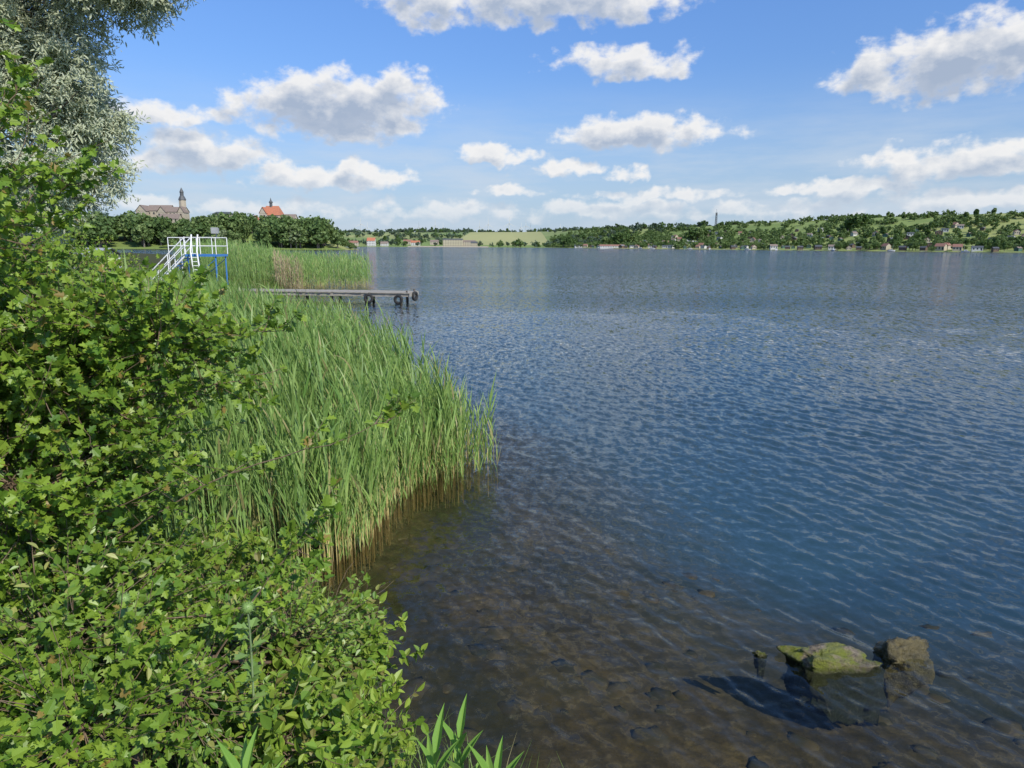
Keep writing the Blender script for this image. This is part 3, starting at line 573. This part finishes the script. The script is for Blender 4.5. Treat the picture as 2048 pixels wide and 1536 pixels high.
# ------------------------------------------------------------------ far trees
def tree_mesh(name,kind,mat,seed,nb,nt,sz):
    rs=np.random.default_rng(seed); a=Acc(); tube(a,[(0,0,-.08),(.01,0,.15),(0,.01,.45)],[.035,.028,.012],6,1)
    W={'round':.42,'poplar':.16,'wide':.56,'bush':.6}[kind]; cz,hz={'round':(.56,.44),'poplar':(.54,.46),'wide':(.52,.46),'bush':(.42,.46)}[kind]
    for i in range(nb):
        d=norm(rs.normal(0,1,3)); r=rs.uniform(.35,.85); c=d*np.array([W,W,hz])*r+np.array([0,0,cz]); br=rs.uniform(.2,.42)*(W*.85+.03)
        if kind=='poplar': br=.09
        v=norm(rs.normal(0,1,(nt,3))); Pn=c+v*br*rs.uniform(.6,1.2,(nt,1))*np.array([1,1,.9]); N=norm(v+rs.normal(0,.6,(nt,3))); D=norm(np.cross(N,rs.normal(0,1,(nt,3))))
        Tt=np.array([[-.5,-.4,0],[.55,-.35,.05],[.4,.5,0],[-.45,.45,.06]]); inst(a,Tt,np.array([[0,1,2,3]]),Pn,frames(D,N),rs.uniform(.7,1.4,nt)*sz,0)
        if i<5: tube(a,[(0,0,.35),tuple(c*.5+np.array([0,0,.2])),tuple(c)],[.012,.008,.004],4,1,cap=False)
    return a,a.mesh(name,[mat,m_bark])
TM=[]
for i,(kd,mt) in enumerate([('round',0),('round',1),('wide',0),('round',0),('wide',1),('round',1),('bush',1),('poplar',0),('round',2),('wide',2)]):
    TM.append(tree_mesh('tree_mesh',kd,m_ftree[mt],100+i,20,46,.07)+(kd,))
rs=np.random.default_rng(77); cnt=0
def tree(x,y,h_,ti,lab,grp,dz=0):
    global cnt
    o=bpy.data.objects.new('broadleaf_tree' if TM[ti][2]!='poplar' else 'poplar_tree',TM[ti][1]); coll.objects.link(o); o.location=(x,y,H(x,y)+dz-.2); o.scale=(h_*rs.uniform(.9,1.15),)*2+(h_,); o.rotation_euler=(0,0,rs.random()*6.28)
    o['label']=lab; o['category']='tree'; o['group']=grp; cnt+=1
n=0
while n<155:
    x=rs.uniform(-300,-96); y=rs.uniform(424,505); s=float(sdist(np.array([x]),np.array([y]))[0])
    if s>-1.5: continue
    f=min(1,-s/9); gz=H(x,y); top=3+y/1417*(488-np.interp(1024+1391*x/y,[150,270,300,390,410,480,560,640,690,720],[418,426,434,436,424,422,428,432,470,490])); 
    hh=top*rs.uniform(.85,1.08)-gz
    if y>480: hh=min(hh,rs.uniform(6,9))
    hh=min(max(hh,4),19)*(.6+.4*f)
    if y>476 and (-272<x<-216 or -178<x<-146): continue
    ti=int(rs.choice([0,1,2,3,4,5,6,8],p=[.16,.18,.14,.12,.17,.15,.04,.04])); tree(x,y,hh,ti,'dense green broadleaf tree on the slope below the castle','trees on the castle hill'); n+=1
# ------------------------------------------------------------------ buildings
m_cream=plain('cream_wall',(.47,.41,.32),(.39,.34,.27),.6,.9); m_tan=plain('sandstone_wall',(.43,.37,.28),(.36,.31,.24),.6,.9); m_orange=plain('orange_tile_roof',(.44,.17,.09),(.35,.13,.075),1,.8); m_brownroof=plain('brown_tile_roof',(.24,.185,.15),(.18,.14,.12),1,.8)
m_win=plain('window_glass',(.05,.055,.06),(.04,.04,.045),2,.2); m_slate=plain('dark_slate',(.09,.095,.10),(.07,.075,.08),1,.6); m_wallw=plain('white_render',(.56,.55,.52),(.47,.47,.45),.8,.9); m_yellow=plain('yellow_render',(.48,.42,.30),(.42,.37,.28),.5,.9)
m_timber=plain('brown_timber',(.15,.10,.07),(.11,.08,.06),2,.8); m_green=plain('green_paint',(.08,.16,.12),(.06,.13,.10),2,.7); m_dull=plain('dull_red_roof',(.28,.14,.10),(.22,.12,.09),1,.8)
def house(aw,ar,awin,c,w_,d_,h_,rh,rz=0,along='x',wins=(3,1),ov=.4,hip=0):
    ca,sa=math.cos(rz),math.sin(rz); R=np.array([[ca,-sa,0],[sa,ca,0],[0,0,1]]); c=np.array(c,float)
    box(aw,c+[0,0,h_/2-1],(w_,d_,h_+2),0,rz)
    W,D=w_/2+ov,d_/2+ov
    if along=='x': V=[(-W,-D,h_-.1),(W,-D,h_-.1),(W,D,h_-.1),(-W,D,h_-.1),(-W+hip,0,h_+rh),(W-hip,0,h_+rh)]; F4=[[0,1,5,4],[2,3,4,5]]; F3=[[3,0,4],[1,2,5]]
    else: V=[(-W,-D,h_-.1),(W,-D,h_-.1),(W,D,h_-.1),(-W,D,h_-.1),(0,-D+hip,h_+rh),(0,D-hip,h_+rh)]; F4=[[1,2,5,4],[3,0,4,5]]; F3=[[0,1,4],[2,3,5]]
    V=np.array(V)@R.T+c; b0=ar.n; ar.add(V,F4,0)
    if hip: ar.F.append((np.array(F3)+b0,0))
    else:
        Vg=(np.array(V)-c)@R; Vg=Vg*np.array([(w_/2)/W,(d_/2)/D,1]); Vg[:,2]=np.where(Vg[:,2]>h_,Vg[:,2]-.25,Vg[:,2]); aw.add(Vg@R.T+c,F3,0)
    nx,nz=wins
    for i in range(nx):
        for j in range(nz):
            for sgn in(-1,1):
                q=np.array([(i+.5)/nx*w_-w_/2,sgn*(d_/2+.02),(j+.55)/nz*h_]); box(awin,R@q+c,(min(1.1,w_/nx*.45),.06,min(1.5,h_/nz*.5)),0,rz)
    return R
def building(name,loc,specs,mats,label,cat,extra=None):
    o=empty(name,loc,label=label,category=cat); inv=Matrix.Translation(-Vector(loc)); aw,ar,an=Acc(),Acc(),Acc()
    for sp_ in specs: house(aw,ar,an,**sp_)
    for ac,nm,mt in((aw,'wall',mats[0]),(ar,'roof',mats[1]),(an,'windows',m_win)):
        c=ac.obj(nm,[mt],parent=o); c.matrix_parent_inverse=inv
        if nm=='windows': c['kind']='stuff'
    if extra:
        for ac,nm,mt in extra: c=ac.obj(nm,[mt],parent=o); c.matrix_parent_inverse=inv
    return o
zb=H(-163,492)
a1=Acc(); tube(a1,[(-169,492,28),(-169,492,31.5)],[1.0,1.0],8); a2=Acc(); tube(a2,[(-169,492,31.5),(-169,492,32.0),(-169,492,33),(-169,492,35.0)],[1.4,1.4,.6,.05],8)
a3=Acc(); a4=Acc(); a5=Acc(); house(a3,a4,a5,(-156.8,491,zb),10,9,20.2-zb,3.6,0,'x',(4,2))
building('castle_hall',(-163,492,zb),[dict(c=(-168,492,zb),w_=12.5,d_=11,h_=23-zb,rh=6.4,wins=(4,3),hip=2.2),dict(c=(-172.5,486.8,zb),w_=4.6,d_=5,h_=24-zb,rh=4.4,along='y',wins=(2,3))],(m_cream,m_orange),'cream castle hall with steep orange roof and small dark turret','castle',[(a1,'turret',m_slate),(a2,'turret_roof',m_slate),(a3,'annex_wall',m_cream),(a4,'annex_roof',m_brownroof)])
zb=H(-243,497)
a1=Acc(); tube(a1,[(-234,499,zb),(-234,499,33.5)],[2.5,2.4],8); a2=Acc(); tube(a2,[(-234,499,33.5),(-234,499,34.2),(-234,499,36),(-234,499,36.5),(-234,499,38.3),(-234,499,39),(-234,499,42)],[2.8,2.6,1.7,1.3,1.3,1.5,.12],8)
building('castle',(-243,497,zb),[dict(c=(-250,500,zb),w_=16,d_=9,h_=26-zb,rh=4.0,wins=(5,3)),dict(c=(-236,494,zb),w_=13,d_=9,h_=25-zb,rh=3.5,wins=(5,3)),dict(c=(-260,496,zb),w_=7,d_=10,h_=25.5-zb,rh=4.2,along='y',wins=(2,3)),dict(c=(-244,491,zb),w_=6,d_=7,h_=24.5-zb,rh=4,along='y',wins=(2,3)),dict(c=(-236,484,zb),w_=13,d_=7,h_=20-zb,rh=3.4,wins=(4,2)),dict(c=(-231,492,zb),w_=4.5,d_=7,h_=24.5-zb,rh=4.2,along='y',wins=(1,3))],(m_tan,m_brownroof),'sandstone renaissance castle with brown roofs and domed tower','castle',[(a1,'tower',m_tan),(a2,'tower_dome',m_slate)])
zb=H(-206,500); building('manor_house',(-206,500,zb),[dict(c=(-206,500,zb),w_=13,d_=8,h_=24-zb,rh=1.6,wins=(5,2),hip=2)],(m_tan,m_slate),'low sandstone castle wing with grey roof behind trees','castle wing')
zb=H(-182,497); building('village_house',(-182,497,zb),[dict(c=(-182,497,zb),w_=5,d_=5,h_=19.5-zb,rh=3.6,along='y',wins=(2,2))],(m_wallw,m_orange),'small white house with steep red roof near the castle','house')
def UX(u,Y_): return (u-1024)/1391*Y_
bld=[]
for (u,yy_,w_,d_,h_,rh,mw,mr_,nm,lb,wn) in [(706,1330,18,10,6,4,m_cream,m_dull,'village_house','cream house with dull red roof on the far shore',(5,2)),(742,1325,15,12,10,6,m_wallw,m_orange,'boathouse','white waterside house with steep red roof',(5,3)),
 (768,1340,14,10,5,4,m_wallw,m_brownroof,'village_house','white house with brown roof on the far shore',(4,2)),(905,1345,38,14,13,2,m_yellow,m_slate,'apartment_block','long yellow apartment block with flat roof on the shore',(12,4)),(937,1350,24,12,9,3,m_cream,m_brownroof,'village_house','cream block with brown roof beside the shore',(7,3)),
 (947,1325,12,10,7,3,m_tan,m_slate,'village_house','sandy stone warehouse with grey roof at the water',(3,2)),(830,1420,18,10,6,4,m_wallw,m_orange,'village_house','white house with orange roof among trees',(5,2)),(1222,1010,36,8,2.8,2,m_wallw,m_dull,'boathouse','long low white boathouse with red roof',(10,1)),(1155,1120,12,8,3,2.3,m_wallw,m_slate,'boathouse','small white boathouse by the water',(3,1)),
 (815,1500,18,10,6,4,m_cream,m_dull,'village_house','cream house with dull red roof among trees',(5,2)),(868,1480,18,10,6,4,m_cream,m_brownroof,'village_house','cream farmhouse with brown roof',(4,2))]:
    x=UX(u,yy_); s=float(sdist(np.array([x]),np.array([yy_]))[0])
    while s>-4: yy_+=8; x=UX(u,yy_); s=float(sdist(np.array([x]),np.array([yy_]))[0])
    zb=H(x,yy_); bld.append((x,yy_,w_)); building(nm,(x,yy_,zb),[dict(c=(x,yy_,zb),w_=w_,d_=d_,h_=h_,rh=rh,wins=wn)],(mw,mr_),lb,'house')
a=Acc(); box(a,(-120,1291,.8),(150,2,1.6),0,-.02); a.obj('quay_wall',[m_cream],label='long pale stone quay wall at the water edge',category='wall')
CM=[]
for i,(mw,mr_,w_,d_,h_,rh,al) in enumerate([(m_wallw,m_brownroof,7,5,2.8,1.8,'x'),(m_cream,m_dull,6,5,2.8,2.2,'y'),(m_timber,m_slate,6,4.5,2.5,1.5,'x'),(m_wallw,m_slate,8,5,2.7,1.2,'x'),(m_green,m_brownroof,5,4,2.4,1.4,'y'),(m_yellow,m_dull,7,5.5,3,2.4,'x'),(m_timber,m_grey,6,5,3,1.0,'y')]):
    aw,ar,an=Acc(),Acc(),Acc(); house(aw,ar,an,(0,0,0),w_,d_,h_,rh,0,al,(3,1)); box(an,(w_*.5-1.,-d_/2-.05,1.0),(.9,.08,2.0)); box(ar,(w_*.22,.5,h_+rh*.9),(.5,.5,1.0))
    a=Acc()
    for j,q in enumerate((aw,ar,an)):
        off=a.n; V=np.concatenate(q.V); a.V.append(V); a.n+=len(V)
        for f,m in q.F: a.F.append((f+off,j))
    CM.append((a.mesh('cottage_mesh',[mw,mr_,m_win]),['white cottage with brown gabled roof','cream cottage with dull red gable roof','brown timber cabin with dark roof','low white bungalow with slate roof','small green garden hut with brown roof','yellow cottage with dull red roof','brown chalet with grey roof'][i]))
S0=np.array([(100,1150),(145,1000),(216,820),(300,640),(383,520),(520,440)],float); seg=np.linalg.norm(np.diff(S0,axis=0),axis=1); cs=np.concatenate([[0],np.cumsum(seg)])
def shore(t): 
    x=np.interp(t,cs,S0[:,0]); y=np.interp(t,cs,S0[:,1]); x2=np.interp(t+2,cs,S0[:,0]); y2=np.interp(t+2,cs,S0[:,1]); d=np.array([x2-x,y2-y]); d/=np.linalg.norm(d)+1e-9; n_=np.array([-d[1],d[0]])
    if sdist(np.array([x+n_[0]*5]),np.array([y+n_[1]*5]))[0]>0: n_=-n_
    return np.array([x,y]),d,n_
houses=[]
for i in range(220):
    t=rs.uniform(20,cs[-1]-12); p0,d,nrm=shore(t); off=rs.choice([rs.uniform(5,16),rs.uniform(20,200)],p=[.42,.58]); q=p0+nrm*off
    if float(sdist(q[:1],q[1:])[0])>-4: continue
    if any((q[0]-h_[0])**2+(q[1]-h_[1])**2<90 for h_ in houses): continue
    houses.append((q[0],q[1])); me,lb=CM[rs.integers(len(CM))]; o=bpy.data.objects.new('cottage',me); coll.objects.link(o); o.location=(q[0],q[1],H(*q)+.5); o.rotation_euler=(0,0,rs.normal(0,.5)-.7); sc=rs.uniform(.65,1.05); o.scale=(sc,)*3
    o['label']=lb+(' at the waterside' if off<16 else ' among trees on the slope'); o['category']='cottage'; o['group']='cottages on the far hillside'
m_hull=plain('boat_hull',(.65,.65,.64),(.5,.5,.5),2,.4)
ja=Acc(); box(ja,(0,0,.55),(1.6,10,.12)); 
for yq in(-4.5,-1.5,1.5,4.5):
    for xq in(-.7,.7): tube(ja,[(xq,yq,-2),(xq,yq,.9)],.12,6)
jm=ja.mesh('jetty_mesh',[m_wood])
ba=Acc(); n=9; ts=np.linspace(-1,1,n); Vb=[]
for t in ts:
    wv=1.1*(1-max(t,0)**2.2)*(1 if t>-.9 else .9); zt=.75+.25*max(t,0)**2
    Vb+=[(-wv,t*3,zt),(-wv*.75,t*2.9,.1),(0,t*2.8,-.2),(wv*.75,t*2.9,.1),(wv,t*3,zt)]
Fb=[[i*5+j,i*5+j+1,(i+1)*5+j+1,(i+1)*5+j] for i in range(n-1) for j in range(4)]; ba.add(Vb,Fb,0); ba.add(Vb,[[i*5,(i+1)*5,(i+1)*5+4,i*5+4] for i in range(n-1)],0); box(ba,(0,-.2,1.25),(1.5,2.2,.9),0); box(ba,(0,-.2,1.35),(1.54,1.8,.4),1); tube(ba,[(0,1,.8),(0,1,5.5)],.05,5)
bm_=ba.mesh('boat_mesh',[m_hull,m_win])
for i in range(22):
    t=40+(cs[-1]-60)*(i+.5*rs.random())/22; p0,d,nrm=shore(t); q=p0-nrm*4
    o=bpy.data.objects.new('jetty',jm); coll.objects.link(o); o.location=(q[0],q[1],0); o.rotation_euler=(0,0,math.atan2(nrm[1],nrm[0])-math.pi/2); o['label']='short wooden jetty on piles at the cottage shore';o['category']='jetty';o['group']='jetties along the far shore'
    if i%3!=1:
        q=p0-nrm*7+d*3.2; o=bpy.data.objects.new('small_boat',bm_); coll.objects.link(o); o.location=(q[0],q[1],0.05); o.rotation_euler=(0,0,rs.random()*6.28); o['label']='small white motorboat with cabin moored by a jetty';o['category']='boat';o['group']='boats along the far shore'
N_=5200; x=rs.uniform(40,1500,N_*7); y=rs.uniform(380,2100,N_*7); s=sdist(x,y); d=-s
nv=np.array([mnoise.noise(Vector((a_*.013,b_*.013,0))) for a_,b_ in zip(x,y)])
nb=np.array([mnoise.noise(Vector((a_*.004,b_*.012,7))) for a_,b_ in zip(x,y)])
prob=np.where(d<25,.98,np.where(d<180,.85+nv*.7,np.where(d<260,np.where(nv>-.02,.75,.05),np.where(nb>.14,.9,.003))))
prob*=np.clip(1100/y,.4,1.3)
m=(d>2)&(x/y<.85)&(x/y>.02)&(rs.random(len(x))<prob)&~((y>1200)&(x<60))&~((np.abs(x+25)<108)&(y>1450)); x,y,d=x[m],y[m],d[m]
ok=np.ones(len(x),bool)
for hx,hy in houses:
    r=np.hypot(hx,hy); ux_,uy_=hx/r,hy/r; al=(x-hx)*ux_+(y-hy)*uy_; ac=np.abs(-(x-hx)*uy_+(y-hy)*ux_); ok&=~((al>-34)&(al<5)&(ac<4.5))
x,y,d=x[ok],y[ok],d[ok]; print('trees',len(x))
if len(x)>4400: x,y,d=x[:4400],y[:4400],d[:4400]
ordr=np.argsort(np.hypot(x,y)+rs.uniform(0,120,len(x)))
ind,rest=ordr[:130],ordr[130:]
for i in ind:
    ti=int(rs.choice(10,p=[.14,.19,.11,.08,.17,.13,.06,.05,.04,.03])); hh=rs.uniform(4.5,10.5) if d[i]>25 else rs.uniform(4.,9)
    if ti==7: hh*=1.5
    if ti==6: hh*=.6
    tree(x[i],y[i],hh,ti,'green broadleaf tree among lakeside cottages' if ti!=7 else 'slender poplar among lakeside cottages','trees on the far hillside')
def arrays(a):
    V=np.concatenate(a.V); by={}
    for f,m in a.F: by.setdefault((f.shape[1],m),[]).append(f)
    return V,[(np.concatenate(v),k_[1]) for k_,v in by.items()]
LT=[arrays(tree_mesh('t',kd,m_ftree[0],200+i,10,22,.12)[0]) for i,kd in enumerate(['round','wide','round','bush','poplar'])]
def wood(name,x,y,hlo,hhi,mats,seed):
    rs=np.random.default_rng(seed); a=Acc(); z_=height(x,y)-.3; mi=rs.integers(0,len(mats),len(x)); ti=rs.choice(5,len(x),p=[.3,.3,.25,.1,.05])
    for t in range(5):
        for m3 in range(len(mats)):
            m=(ti==t)&(mi==m3); c=m.sum()
            if not c: continue
            V,Fs=LT[t]; Fs=[(f,(m3 if mt==0 else len(mats))) for f,mt in Fs]; inst(a,V,Fs,np.stack([x[m],y[m],z_[m]],-1),rotz(rs.random(c)*6.28),rs.uniform(hlo,hhi,c)*(1.4 if t==4 else 1))
    return a.obj(name,mats+[m_bark],kind='stuff')
wood('hillside_woods',x[rest],y[rest],4.5,9.5,[m_ftree[0],m_ftree[1],m_ftree[0],m_ftree[1],m_ftree[1],m_ftree[1]],31)
x=rs.uniform(-2600,900,26000); y=rs.uniform(1300,3600,26000); d=-sdist(x,y); nv=np.array([mnoise.noise(Vector((a_*.0028,b_*.008,3))) for a_,b_ in zip(x,y)])
prob=np.where((d<60),.6,np.where(nv>.04,.75,0)); m=(d>3)&(rs.random(len(x))<prob)&(x/y<.35)&(x/y>-.75)&~((d<45)&(np.abs(x+105)<28))&~((np.abs(x+25)<108)&(y>1450)&(y<2450))
for hx,hy,hw in bld: m&=~((np.abs(x/y-hx/hy)*hy<hw*.6)&(y<hy+5)&(y>hy-80))
x,y=x[m][:4200],y[m][:4200]
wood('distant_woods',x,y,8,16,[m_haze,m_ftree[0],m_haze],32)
for u,yy_,hh in [(1125,1200,22),(1140,1190,20),(1095,1250,18),(1230,1100,24),(1245,1100,25),(1210,1120,20),(1380,980,22),(1392,980,23),(1400,985,20),(1700,820,22),(1690,830,20),(1715,830,20),(1260,1110,22)]:
    x=UX(u,yy_)
    if float(sdist(np.array([x]),np.array([yy_]))[0])<-2: tree(x,yy_,hh,int(rs.choice([0,1,7,3])),'tall dark tree standing above the shoreline','trees on the far hillside')
# ------------------------------------------------------------------ turbines, mast
def turbine_mesh():
    a=Acc(); tube(a,[(0,0,0),(0,0,85)],[2.6,1.6],10); box(a,(0,.5,86.5),(3,8,3.2)); tube(a,[(0,-3.5,86.5),(0,-5.5,86.5)],[1.8,.8],8)
    for i in range(3):
        an=math.radians(90+120*i); d=np.array([math.cos(an),0,math.sin(an)]); s=np.array([-d[2],0,d[0]]); c=np.array([0,-4.6,86.5])
        V=[];
        for t,w_ in((1,1.2),(7,3.0),(20,2.3),(35,1.4),(42,.4)): V+=[c+d*t-s*w_*.5,c+d*t+s*w_*.5,c+d*t+s*w_*.1+np.array([0,.5,0])]
        F=[];
        for j in range(4):
            for q_ in range(3): F.append([j*3+q_,j*3+(q_+1)%3,(j+1)*3+(q_+1)%3,(j+1)*3+q_])
        a.add(V,F)
    return a.mesh('turbine_mesh',[m_wallw])
tm=turbine_mesh()
for u,yy_,sc in [(362,3800,1.2),(415,4200,1.1),(668,4800,1),(722,4300,1),(735,5200,1),(838,4900,1),(870,4500,1),(885,5200,1),(958,4800,1),(975,4300,1),(1017,4400,1.1),(1040,5000,1),(1050,4700,1),(1060,5200,1),(1118,5000,.9),(1133,5200,.9)]:
    x=UX(u,yy_); o=bpy.data.objects.new('wind_turbine',tm); coll.objects.link(o); o.location=(x,yy_,H(x,yy_)-1); o.rotation_euler=(0,0,rs.normal(0,.5)); o.scale=(sc,)*3
    o['label']='white three-bladed wind turbine on the distant plain'; o['category']='wind turbine'; o['group']='wind turbines on the horizon'
mx_,my_=UX(1427,1150),1150; zb=H(mx_,my_); T3=empty('radio_mast',(mx_,my_,zb),label='grey lattice radio mast on the ridge',category='mast'); inv=Matrix.Translation(-Vector((mx_,my_,zb)))
a=Acc(); hm=28
for sx2,sy2 in((-1,-1),(1,-1),(1,1),(-1,1)): tube(a,[(mx_+sx2*1.5,my_+sy2*1.5,zb),(mx_+sx2*.9,my_+sy2*.9,zb+hm)],.28,5)
for i in range(9):
    z0,z1=zb+i*hm/9,zb+(i+1)*hm/9; r0=1.5-.6*i/9; r1=1.5-.6*(i+1)/9
    for s in(-1,1): tube(a,[(mx_-r0,my_+s*r0,z0),(mx_+r1,my_+s*r1,z1)],.16,4); tube(a,[(mx_+r0,my_+s*r0,z0),(mx_-r1,my_+s*r1,z1)],.16,4)
c=a.obj('lattice',[m_slate],parent=T3); c.matrix_parent_inverse=inv
a=Acc(); tube(a,[(mx_,my_,zb+hm),(mx_,my_,zb+hm+5)],.2,5); box(a,(mx_,my_-1.2,zb+hm-3),(2.4,.4,2.4)); c=a.obj('antenna',[m_slate],parent=T3); c.matrix_parent_inverse=inv
